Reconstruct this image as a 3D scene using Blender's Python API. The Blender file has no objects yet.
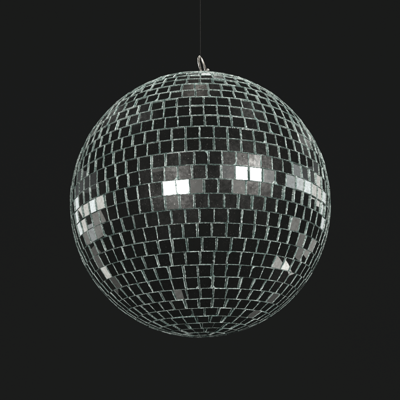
import bpy, bmesh, math, random
from mathutils import Vector, Matrix
random.seed(11)
rad = math.radians
S = bpy.context.scene
C = S.collection
R = 0.1                      # ball radius, metres
BC = Vector((0, 0, 1.5))     # ball centre

# ---------------------------------------------------------------- camera
EL = rad(19.73)
D = 4.238 * R
cam = bpy.data.objects.new('camera', bpy.data.cameras.new('camera'))
C.objects.link(cam)
cam.location = BC + Vector((0, -D * math.cos(EL), -D * math.sin(EL)))
cam.rotation_euler = (rad(90) + EL, 0, 0)
cam.data.sensor_width = 36
cam.data.lens = 36 * 535.99 / 400
cam.data.shift_x = -0.0009
cam.data.shift_y = 0.0093
cam.data.clip_start = 0.01
cam.data.clip_end = 300
S.camera = cam

# ---------------------------------------------------------------- world and lamps
w = bpy.data.worlds.new('World'); S.world = w; w.use_nodes = True
bg = w.node_tree.nodes['Background']
bg.inputs['Color'].default_value = (0.95, 1.0, 0.97, 1)
bg.inputs['Strength'].default_value = 0.0125
S.view_settings.view_transform = 'Standard'
S.view_settings.look = 'None'
S.view_settings.exposure = 0
S.view_settings.gamma = 1
S.render.engine = 'CYCLES'
S.cycles.max_bounces = 8

def softbox(name, az, el, wdeg, hdeg, radiance, col=(1, 1, 1), dist=1.6, roll=0, spread=180):
    """softbox or added fill panel seen from the ball at azimuth az (0 = camera side, + = right) and elevation el"""
    a, e = rad(az), rad(el)
    d = Vector((math.sin(a) * math.cos(e), -math.cos(a) * math.cos(e), math.sin(e)))
    L = bpy.data.lights.new(name, 'AREA')
    L.shape = 'RECTANGLE'
    L.size = 2 * dist * math.tan(rad(wdeg / 2))
    L.size_y = 2 * dist * math.tan(rad(hdeg / 2))
    L.energy = radiance * math.pi * L.size * L.size_y
    L.color = col
    L.spread = rad(spread)
    o = bpy.data.objects.new(name, L); C.objects.link(o)
    o.location = BC + d * dist
    o.rotation_euler = d.to_track_quat('Z', 'Y').to_euler()
    if roll: o.rotation_euler.rotate_axis('Z', rad(roll))
    return o

WARM = (1.0, 0.93, 0.86)
softbox('key_lamp',      -18.5, -4.6, 14, 6.5, 85, (1, 0.99, 0.97))
softbox('key_lamp',       39,    8.6, 17, 6.5, 85, (1, 0.99, 0.97))
COOL = (0.95, 0.98, 1.0)
WARM = (1.0, 0.965, 0.93)
for az, el, wd, hd, L, col in (
        (-88, 2.5, 15, 9, .85, WARM), (-101, 3.5, 11, 10, 1.2, COOL), (-114, 5, 15, 11, .8, WARM), (-128, 8, 12, 12, 1.0, COOL),
        (-94, -8, 15, 10, .26, WARM), (-108, -7, 13, 11, .42, COOL), (-120, -6, 11, 10, .24, WARM), (-116, -16, 14, 8, .12, WARM),
        (-102, 15, 20, 8, .05, COOL), (-120, 19, 14, 8, .08, COOL),
        (75, 10, 13, 9, .5, COOL), (88, 11, 12, 10, .85, COOL), (100, 12, 12, 9, 1.15, COOL), (113, 13, 14, 10, .8, WARM), (127, 12, 13, 12, .9, COOL),
        (88, 20, 14, 7, .3, COOL), (106, 21, 12, 7, .08, COOL), (120, 22, 12, 8, .7, COOL),
        (86, -14, 8, 9, .26, WARM), (104, -15, 16, 9, .2, WARM), (120, -9, 10, 9, .33, WARM)):
    softbox('side_panel_lamp', az, el, wd, hd, L * 1.2, col)
for az, el, wd, hd, L, col in (
        (-4, -4, 8, 5, .17, WARM), (20, 7.5, 9, 6, .12, COOL), (53, 9.5, 8, 6, .22, COOL), (46, 18, 8, 6, .2, COOL),
        (31, -3, 8, 5, .18, WARM), (-30, 8.5, 20, 5, .09, WARM), (-19, -14.5, 18, 6, .09, WARM)):
    softbox('added_front_fill', az, el, wd, hd, L, col)  # unseen fill panels, added so tiles around the keys reflect grey
for az, el, wd, hd, L in ((94, -38, 10, 7, .6), (106, -33, 12, 8, 1.4), (117, -27.5, 10, 7, .7), (125, -32, 4, 6, 1.1),
                          (98, -61, 12, 9, .12)):
    softbox('low_lamp', az, el, wd, hd, L, WARM)
softbox('low_lamp', -126, -19, 7, 8, 0.95, WARM)
softbox('low_lamp', -129, -29, 14, 7, 0.09, WARM)
softbox('low_lamp',  143, -35, 16, 6, 0.10, WARM)
softbox('low_lamp', -116, -73, 12, 9, 0.18, WARM, dist=1.0)
softbox('low_lamp',  172, -53, 7, 8, 0.2, WARM, dist=1.0)

def bulb(name, az, el, irr, col=(0.97, 1.0, 0.98), dist=1.3, r=0.013):
    """tiny point lamp that lights seams but rarely shows in tiles; irr = irradiance it gives at the ball"""
    a, e = rad(az), rad(el)
    d = Vector((math.sin(a) * math.cos(e), -math.cos(a) * math.cos(e), math.sin(e)))
    L = bpy.data.lights.new(name, 'POINT'); L.shadow_soft_size = r
    L.energy = irr * 4 * math.pi * math.pi * dist * dist / math.pi
    L.color = col
    o = bpy.data.objects.new(name, L); C.objects.link(o); o.location = BC + d * dist

bulb('overhead_lamp', 176, 58, 1.6)
bulb('overhead_lamp', -40, 87, 0.45, (1.0, 0.96, 0.9))
bulb('added_seam_fill', -70, 52, 0.12)  # unseen point lamps added to brighten the upper seams
bulb('added_seam_fill', 62, 58, 0.12)
bulb('added_seam_fill', -125, 48, 0.3)
bulb('added_seam_fill', 118, 36, 0.45)
bulb('added_rim_fill', -149, 32, 1.0, dist=2.5, r=0.02)  # kept out of view behind the ball, added to light seams at the silhouette
bulb('added_rim_fill', 149, 33, 1.0, dist=2.5, r=0.02)

# ---------------------------------------------------------------- materials
def mat(name):
    m = bpy.data.materials.new(name); m.use_nodes = True
    nt = m.node_tree
    return m, nt, nt.nodes['Principled BSDF']

def node(nt, t, **kw):
    n = nt.nodes.new(t)
    for k, v in kw.items():
        if hasattr(n, k): setattr(n, k, v)
        else: n.inputs[k].default_value = v
    return n

def mth(nt, op, a, b=None, c=None, clamp=False):
    n = nt.nodes.new('ShaderNodeMath'); n.operation = op; n.use_clamp = clamp
    for i, v in enumerate((a, b, c)):
        if v is None: continue
        if isinstance(v, (int, float)): n.inputs[i].default_value = v
        else: nt.links.new(v, n.inputs[i])
    return n.outputs[0]

def ramp(nt, src, stops):
    n = nt.nodes.new('ShaderNodeValToRGB')
    el = n.color_ramp.elements
    while len(el) < len(stops): el.new(0.5)
    for e, (p, c) in zip(el, stops):
        e.position = p; e.color = (c, c, c, 1) if isinstance(c, (int, float)) else (*c, 1)
    nt.links.new(src, n.inputs[0])
    return n.outputs[0]

# mirror glass face: silvered, thin uneven film of dust and scratches
m_mirror, nt, p = mat('mirror_glass')
tc = node(nt, 'ShaderNodeTexCoord').outputs['Object']
geo = node(nt, 'ShaderNodeNewGeometry')
isl = geo.outputs['Random Per Island']
p.inputs['Metallic'].default_value = 1
p.inputs['Base Color'].default_value = (0.58, 0.61, 0.595, 1)
p.inputs['Roughness'].default_value = 0.012
n1 = node(nt, 'ShaderNodeTexNoise', Scale=420.0, Detail=5.0, Roughness=0.72); nt.links.new(tc, n1.inputs['Vector'])
n2 = node(nt, 'ShaderNodeTexNoise', Scale=90.0, Detail=3.0, Roughness=0.6); nt.links.new(tc, n2.inputs['Vector'])
n3 = node(nt, 'ShaderNodeTexNoise', Scale=1500.0, Detail=2.0); nt.links.new(tc, n3.inputs['Vector'])
film = mth(nt, 'MULTIPLY', ramp(nt, n1.outputs[0], [(0.40, 0.35), (0.68, 1.0)]), ramp(nt, n2.outputs[0], [(0.35, 0.5), (0.65, 1.0)]))
speck = ramp(nt, n3.outputs[0], [(0.66, 0.0), (0.74, 1.0)])
isl_f = mth(nt, 'MULTIPLY_ADD', isl, 0.9, 0.45)
film = mth(nt, 'MULTIPLY', film, isl_f)
tint = node(nt, 'ShaderNodeMixRGB'); tint.inputs[1].default_value = (0.60, 0.63, 0.615, 1); tint.inputs[2].default_value = (0.43, 0.43, 0.41, 1)
nt.links.new(ramp(nt, n1.outputs[0], [(0.42, 0.0), (0.66, 1.0)]), tint.inputs[0]); nt.links.new(tint.outputs[0], p.inputs['Base Color'])
haze = node(nt, 'ShaderNodeBsdfGlossy', Roughness=0.29, Color=(0.9, 0.88, 0.85, 1))
mix1 = node(nt, 'ShaderNodeMixShader')
nt.links.new(mth(nt, 'ADD', mth(nt, 'MULTIPLY', film, 0.066), mth(nt, 'MULTIPLY', speck, 0.12)), mix1.inputs[0])
nt.links.new(p.outputs[0], mix1.inputs[1]); nt.links.new(haze.outputs[0], mix1.inputs[2])
dust = node(nt, 'ShaderNodeBsdfDiffuse', Color=(0.55, 0.54, 0.5, 1))
mix2 = node(nt, 'ShaderNodeMixShader')
nt.links.new(mth(nt, 'ADD', mth(nt, 'MULTIPLY', speck, 0.05), 0.003), mix2.inputs[0])
nt.links.new(mix1.outputs[0], mix2.inputs[1]); nt.links.new(dust.outputs[0], mix2.inputs[2])
nt.links.new(mix2.outputs[0], nt.nodes['Material Output'].inputs[0])
bump = node(nt, 'ShaderNodeBump', Strength=0.10, Distance=0.0004)
nb = node(nt, 'ShaderNodeTexNoise', Scale=45.0, Detail=1.0); nt.links.new(tc, nb.inputs['Vector'])
nt.links.new(nb.outputs[0], bump.inputs['Height']); nt.links.new(bump.outputs[0], p.inputs['Normal'])

# snapped glass edge: pale green, chipped, catches light
m_edge, nt, p = mat('cut_glass_edge')
tc = node(nt, 'ShaderNodeTexCoord').outputs['Object']
n1 = node(nt, 'ShaderNodeTexNoise', Scale=700.0, Detail=4.0, Roughness=0.7); nt.links.new(tc, n1.inputs['Vector'])
n2 = node(nt, 'ShaderNodeTexNoise', Scale=120.0, Detail=2.0); nt.links.new(tc, n2.inputs['Vector'])
cr = node(nt, 'ShaderNodeMixRGB'); cr.inputs[1].default_value = (0.10, 0.19, 0.168, 1); cr.inputs[2].default_value = (0.86, 0.95, 0.91, 1)
f = mth(nt, 'MULTIPLY', ramp(nt, n1.outputs[0], [(0.38, 0.05), (0.60, 1.0)]), ramp(nt, n2.outputs[0], [(0.40, 0.3), (0.58, 1.0)]))
nt.links.new(f, cr.inputs[0]); nt.links.new(cr.outputs[0], p.inputs['Base Color'])
p.inputs['Roughness'].default_value = 0.2
p.inputs['IOR'].default_value = 1.6
bump = node(nt, 'ShaderNodeBump', Strength=1.0, Distance=0.0012)
nt.links.new(n1.outputs[0], bump.inputs['Height']); nt.links.new(bump.outputs[0], p.inputs['Normal'])

# depth of the glass at the cut, darker and greener, with bright streaks where it splintered
m_wall, nt, p = mat('glass_depth')
tc = node(nt, 'ShaderNodeTexCoord').outputs['Object']
n1 = node(nt, 'ShaderNodeTexNoise', Scale=900.0, Detail=4.0, Roughness=0.75); nt.links.new(tc, n1.inputs['Vector'])
n2 = node(nt, 'ShaderNodeTexNoise', Scale=70.0, Detail=2.0); nt.links.new(tc, n2.inputs['Vector'])
cr = node(nt, 'ShaderNodeMixRGB'); cr.inputs[1].default_value = (0.035, 0.085, 0.07, 1); cr.inputs[2].default_value = (0.88, 0.96, 0.91, 1)
f = mth(nt, 'MULTIPLY', ramp(nt, n1.outputs[0], [(0.40, 0.08), (0.62, 1.0)]), ramp(nt, n2.outputs[0], [(0.40, 0.35), (0.62, 1.0)]))
nt.links.new(f, cr.inputs[0]); nt.links.new(cr.outputs[0], p.inputs['Base Color'])
p.inputs['Roughness'].default_value = 0.15
bump = node(nt, 'ShaderNodeBump', Strength=1.0, Distance=0.0012)
nt.links.new(n1.outputs[0], bump.inputs['Height']); nt.links.new(bump.outputs[0], p.inputs['Normal'])

# core with old glue
m_core, nt, p = mat('glued_core')
tc = node(nt, 'ShaderNodeTexCoord').outputs['Object']
n1 = node(nt, 'ShaderNodeTexNoise', Scale=160.0, Detail=4.0); nt.links.new(tc, n1.inputs['Vector'])
cr = node(nt, 'ShaderNodeMixRGB'); cr.inputs[1].default_value = (0.10, 0.15, 0.135, 1); cr.inputs[2].default_value = (0.75, 0.8, 0.76, 1)
nt.links.new(ramp(nt, n1.outputs[0], [(0.35, 0), (0.65, 1)]), cr.inputs[0]); nt.links.new(cr.outputs[0], p.inputs['Base Color'])
p.inputs['Roughness'].default_value = 0.5

m_metal, nt, p = mat('nickel_wire')
p.inputs['Metallic'].default_value = 1
p.inputs['Base Color'].default_value = (0.55, 0.51, 0.46, 1)
n1 = node(nt, 'ShaderNodeTexNoise', Scale=500.0, Detail=3.0)
nt.links.new(node(nt, 'ShaderNodeTexCoord').outputs['Object'], n1.inputs['Vector'])
nt.links.new(ramp(nt, n1.outputs[0], [(0.3, 0.22), (0.7, 0.42)]), p.inputs['Roughness'])

m_thread, nt, p = mat('dark_thread')
n1 = node(nt, 'ShaderNodeTexNoise', Scale=900.0, Detail=2.0)
nt.links.new(node(nt, 'ShaderNodeTexCoord').outputs['Object'], n1.inputs['Vector'])
cr = node(nt, 'ShaderNodeMixRGB'); cr.inputs[1].default_value = (0.02, 0.017, 0.014, 1); cr.inputs[2].default_value = (0.06, 0.052, 0.045, 1)
nt.links.new(n1.outputs[0], cr.inputs[0]); nt.links.new(cr.outputs[0], p.inputs['Base Color'])
p.inputs['Roughness'].default_value = 0.8

m_back, nt, p = mat('backdrop_wall_paint')
n1 = node(nt, 'ShaderNodeTexNoise', Scale=0.05, Detail=3.0)
nt.links.new(node(nt, 'ShaderNodeTexCoord').outputs['Object'], n1.inputs['Vector'])
cr = node(nt, 'ShaderNodeMixRGB'); cr.inputs[1].default_value = (0.82, 0.82, 0.82, 1); cr.inputs[2].default_value = (0.84, 0.84, 0.84, 1)
nt.links.new(n1.outputs[0], cr.inputs[0]); nt.links.new(cr.outputs[0], p.inputs['Base Color'])
p.inputs['Roughness'].default_value = 1.0
p.inputs['Specular IOR Level'].default_value = 0.0

# ---------------------------------------------------------------- helpers
def link_mesh(name, bm, mats, parent=None, smooth=False):
    me = bpy.data.meshes.new(name)
    bm.normal_update()
    bm.to_mesh(me); bm.free()
    for m in mats: me.materials.append(m)
    if smooth:
        for f in me.polygons: f.use_smooth = True
    o = bpy.data.objects.new(name, me); C.objects.link(o)
    o.parent = parent
    return o

def tube(bm, pts, r, seg=14, closed=False, caps=True):
    """sweep a round wire along pts"""
    n = len(pts); rings = []
    up = Vector((0.13, 0.97, 0.2)).normalized()
    for i, q in enumerate(pts):
        a = pts[(i - 1) % n] if (closed or i > 0) else pts[i]
        b = pts[(i + 1) % n] if (closed or i < n - 1) else pts[i]
        t = (b - a).normalized()
        x = up.cross(t).normalized(); y = t.cross(x)
        rr = r[i] if isinstance(r, list) else r
        rings.append([bm.verts.new(q + (x * math.cos(2 * math.pi * k / seg) + y * math.sin(2 * math.pi * k / seg)) * rr) for k in range(seg)])
    for i in range(n if closed else n - 1):
        A, B = rings[i], rings[(i + 1) % n]
        for k in range(seg):
            bm.faces.new((A[k], A[(k + 1) % seg], B[(k + 1) % seg], B[k]))
    if not closed and caps:
        bm.faces.new(rings[0][::-1]); bm.faces.new(rings[-1])

def lathe(bm, prof, seg=48):
    rings = []
    for (r, z) in prof:
        if r < 1e-7: rings.append([bm.verts.new((0, 0, z))])
        else: rings.append([bm.verts.new((r * math.cos(2 * math.pi * k / seg), r * math.sin(2 * math.pi * k / seg), z)) for k in range(seg)])
    for A, B in zip(rings, rings[1:]):
        for k in range(seg):
            k2 = (k + 1) % seg
            if len(A) == 1: bm.faces.new((A[0], B[k], B[k2]))
            elif len(B) == 1: bm.faces.new((A[k], A[k2], B[0]))
            else: bm.faces.new((A[k], A[k2], B[k2], B[k]))

# ---------------------------------------------------------------- backdrop
bm = bmesh.new()
prof = [(2.6, -3.0)] + []
ys = []
for i in range(60):
    ys.append((80.0, -20.0 + i * 1.8))
g = []
for (y, z) in ys:
    g.append([bm.verts.new((-60 + j * 4, y + 0.012 * math.sin(j * 0.7 + z), z)) for j in range(31)])
for A, B in zip(g, g[1:]):
    for j in range(30): bm.faces.new((A[j], A[j + 1], B[j + 1], B[j]))
bd = link_mesh('backdrop', bm, [m_back], smooth=True)
bd['kind'] = 'structure'

# ---------------------------------------------------------------- mirror ball
SZ = 1.0261                       # the ball is slightly taller than wide
ROLL = -0.0242                    # rows lean a little against the plumb line
PITCH = 4.99                      # degrees of latitude per row
LAT0 = 39.13                      # latitude of row boundary 0
TH = 0.0195 * R                   # glass thickness
ball = bpy.data.objects.new('mirror_ball', None); C.objects.link(ball)
ball.location = BC
ball.empty_display_size = 0.02
ball['label'] = 'silver disco ball covered in small square mirrors, hanging against a black backdrop'
ball['category'] = 'disco ball'

rollm = Matrix.Rotation(ROLL, 3, 'Y')

bm = bmesh.new()
bmesh.ops.create_uvsphere(bm, u_segments=128, v_segments=64, radius=R * (1 - 0.0195))
for v in bm.verts: v.co.z *= SZ; v.co = rollm @ v.co
link_mesh('core', bm, [m_core], ball, smooth=True)

# gap phase (longitude of one gap) read from the photograph, per row
PH = {1: -1.6, 2: -1.4, 3: 1.87, 4: 1.65, 5: 1.98, 6: -0.1, 7: -0.1, 8: 2.75, 9: 1.95, 10: 0.98, 11: -2.65, 12: -0.9, 13: -1.96,
      14: -0.28, 15: -1.4, 16: -2.5, 17: -2.38, 18: -2.0, 19: -3.3, 20: 1.0}
NROW = {16: 53, 17: 49, 18: 44, 19: 39, 20: 34}

def frame(lat, lon):
    """point on the ellipsoid, outward normal, east, north"""
    la, lo = rad(lat), rad(lon)
    d = Vector((math.cos(la) * math.sin(lo), -math.cos(la) * math.cos(lo), math.sin(la)))
    pos = Vector((d.x, d.y, d.z * SZ)) * R
    n = Vector((d.x, d.y, d.z / SZ)).normalized()
    e = Vector((math.cos(lo), math.sin(lo), 0))
    return pos, n, e, n.cross(e)

# tiles that sit at their own angle in the photograph: (row, longitude): (tilt east, tilt north) in degrees
FIX = {(15, 36.5): (.3, 0), (15, 43): (0, .2), (15, 49.5): (-.2, 0), (10, -10.8): (.15, 0), (10, -5.7): (-.1, .1), (9, 14.9): (0, 0), (9, 19.8): (0, 0), (12, 44.5): (2.6, 1.5), (13, 39.5): (-3, -2.5), (7, 51.0): (-5.5, -3.0), (8, 45): (3, 3), (8, 54): (-2.0, -3.0), (17, 23): (0.5, 6)}

def edge_pts(a, b, k, jit, inward):
    """k points from a (included) to b (excluded), nibbled inwards like snapped glass"""
    out = []
    for i in range(k):
        t = i / k
        q = a.lerp(b, t)
        if i: q = q + inward * (random.random() ** 2.2) * jit
        out.append(q)
    return out

def tile(bm, lat, lon, wt, wb, h, row, seam=0.0):
    pos, n, e, no = frame(lat, lon)
    # each mirror sits a touch out of true
    tx, ty = random.gauss(0, 0.010), random.gauss(0, 0.010)
    key = [v for (r, l), v in FIX.items() if r == row and abs(((lon - l + 180) % 360) - 180) < 2.4]
    if key: tx, ty = rad(key[0][0]), rad(key[0][1])
    if random.random() < 0.06 and not key: tx += random.gauss(0, 0.018); ty += random.gauss(0, 0.018)
    nn = (n + e * tx + no * ty).normalized()
    ang = random.gauss(0, 0.008)
    e2 = (e * math.cos(ang) + no * math.sin(ang)); e2 = (e2 - nn * e2.dot(nn)).normalized(); n2 = nn.cross(e2)
    pos = pos + n * random.gauss(0, 0.0012) * R + e * random.gauss(0, 0.0008) * R + no * random.gauss(0, 0.0004) * R
    j = lambda s: random.gauss(0, s)
    P = lambda x, y, z: pos + e2 * x + n2 * y + nn * z
    c = [(-wb / 2 + j(.012) * wb, -h / 2 + j(.006) * h), (wb / 2 + j(.012) * wb, -h / 2 + j(.006) * h),
         (wt / 2 + j(.012) * wt, h / 2 + j(.006) * h), (-wt / 2 + j(.012) * wt, h / 2 + j(.006) * h)]
    c = [Vector((x, y)) for x, y in c]
    K = 11
    inn = [Vector((0, 1)), Vector((-1, 0)), Vector((0, -1)), Vector((1, 0))]
    mx = 0.022 * R * 0.087 / 0.087
    # chipped margin of the front face: side cuts rougher than the scored strip edges
    mside = (0.0009 + 0.0013 * random.random()) * R
    mrow = (0.0006 + 0.0006 * random.random()) * R
    outer, inner = [], []
    marg = [mrow, mside, mrow, mside]
    cin = []
    for i in range(4):
        a = c[i]
        cin.append(a + inn[i] * marg[i] + inn[(i - 1) % 4] * marg[(i - 1) % 4])
    for i in range(4):
        a, b = c[i], c[(i + 1) % 4]
        for t in range(K): outer.append(a.lerp(b, t / K))
        inner += edge_pts(cin[i], cin[(i + 1) % 4], K, (0.0034 if i % 2 else 0.0012) * R, inn[i])
    M = len(inner)
    for i in range(4):          # snapped-off corners
        if random.random() < 0.03:
            big = (0.003 + 0.010 * random.random()) * R
            for dd in (-2, -1, 0, 1, 2):
                inner[(i * K + dd) % M] = inner[(i * K + dd) % M] + (inn[i] + inn[(i - 1) % 4]) * big * (1 - abs(dd) / 2.6) * random.uniform(.7, 1)
    vi = [bm.verts.new(P(q.x, q.y, 0)) for q in inner]
    vo = [bm.verts.new(P(q.x, q.y, -(0.0012 + 0.0018 * random.random()) * R)) for q in outer]
    vb = [bm.verts.new(P(q.x * 1.0, q.y, -TH - 0.006 * R)) for q in outer]
    N = len(vi)
    tw = (0.0022 + 0.0034 * random.random() ** 1.5) * R      # the silvering sits behind the glass, below the cut rim
    tw *= max(0.3, min(1.0, 1.0 + (lat + 12) / 30))  # rims made shallower downward, imitating the light fading toward the bottom
    if row == 10 and 31 < lon % 360 < 63: tw = 0.0085 * R
    vm = [bm.verts.new(P(q.x, q.y, -tw)) for q in inner]
    f = bm.faces.new(vm); f.material_index = 0
    for k in range(N):
        k2 = (k + 1) % N
        f = bm.faces.new((vo[k], vo[k2], vi[k2], vi[k])); f.material_index = 1
        f = bm.faces.new((vi[k], vi[k2], vm[k2], vm[k])); f.material_index = 2
        f = bm.faces.new((vb[k], vb[k2], vo[k2], vo[k])); f.material_index = 1

ctop = 90 - LAT0
rows = range(-9, 26)
for k in rows:
    lat_t = LAT0 - PITCH * k; lat_b = lat_t - PITCH
    lat = (lat_t + lat_b) / 2
    n0 = 72 * math.cos(rad(lat))
    n = NROW.get(k, max(5, round(n0)))
    step = 360 / n
    ph = PH.get(k, random.uniform(0, step))
    bm = bmesh.new()
    h = 0.0871 * R * 1.013 * 0.979
    W = 0.0871 * R * 0.96
    ds = 0.0; dl = random.random() * 6
    for i in range(n):
        lon = ph + step * (i + 0.5)
        lonc = ((lon + 180) % 360) - 180
        drift = 0.10 * step * (math.sin(rad(lonc) * 5 + dl) - math.sin(dl)) * min(1, abs(lonc) / 25)
        lon += drift
        st = rad(step) * math.cos(rad(min(abs(lat_t), 89))) * R
        sb = rad(step) * math.cos(rad(min(abs(lat_b), 89))) * R
        g = 0.005 * R
        wt = max(0.15 * W, min(W, st - g)); wb = max(0.15 * W, min(W, sb - g))
        if abs(lat) < 62:        # keep near-square tiles: only the tightest corner is trimmed
            a = min(wt, wb); b = max(wt, wb); lim = a + 0.45 * (b - a)
            wt = min(wt, lim); wb = min(wb, lim)
        bmw = 1 + random.gauss(0, 0.012)
        tile(bm, lat, lon, wt * bmw, wb * bmw, h, k)
    for v in bm.verts: v.co = rollm @ v.co
    link_mesh('mirror_row', bm, [m_mirror, m_edge, m_wall], ball)

# hanging cap, loop and pin on the top of the ball (plumb above the centre)
bm = bmesh.new()
z0 = R * SZ
lathe(bm, [(0, z0 + .155 * R), (.045 * R, z0 + .155 * R), (.052 * R, z0 + .148 * R), (.052 * R, z0 + .02 * R), (.06 * R, z0 + .012 * R),
           (.20 * R, z0 + .0 * R), (.215 * R, z0 - .008 * R), (.215 * R, z0 - .05 * R)][::-1])
cap = link_mesh('hanging_cap', bm, [m_metal], ball, smooth=True)

bm = bmesh.new()
pts = []
cx, cz = .018 * R, z0 + .235 * R
for i in range(48):
    t = 2 * math.pi * i / 48
    x = .026 * R * math.cos(t); z = .105 * R * math.sin(t)
    y = .03 * R * math.cos(t)
    x -= z * 0.20
    pts.append(Vector((cx + x, y, cz + z)))
tube(bm, pts, (.0092) * R, closed=True)
link_mesh('hanging_loop', bm, [m_metal], ball, smooth=True)

bm = bmesh.new()
pts = [Vector((.03 * R, -.005 * R, z0 + .15 * R)), Vector((.04 * R, -.006 * R, z0 + .175 * R)), Vector((.052 * R, -.008 * R, z0 + .192 * R)), Vector((.064 * R, -.01 * R, z0 + .2 * R)), Vector((.072 * R, -.01 * R, z0 + .207 * R))]
tube(bm, pts, [.008 * R, .008 * R, .009 * R, .012 * R, .007 * R])
link_mesh('split_pin', bm, [m_metal], ball, smooth=True)

# thread: a thing of its own
bm = bmesh.new()
tx = .0 * R
zt = BC.z + z0 + .325 * R
zs = [-0.0016, -0.0010, -0.0004, 0.0002, 0.0008, 0.0014, 0.0024, 0.005] + [0.01 * i for i in range(1, 90)]
rs = [0.0001, 0.00034, 0.00042, 0.00026, 0.00036, 0.0002, 0.0001, 0.0001] + [0.0001] * 89      # tied in a small knot at the loop
pts = [Vector((tx + 0.00005 * math.sin(z * 90) * (1 if z > .006 else 0), 0.0, zt + 0.0012 + z)) for z in zs]
tube(bm, pts, rs, seg=8)
th = link_mesh('hanging_thread', bm, [m_thread], smooth=True)
th['label'] = 'thin dark thread rising straight up from the metal loop'
th['category'] = 'thread'
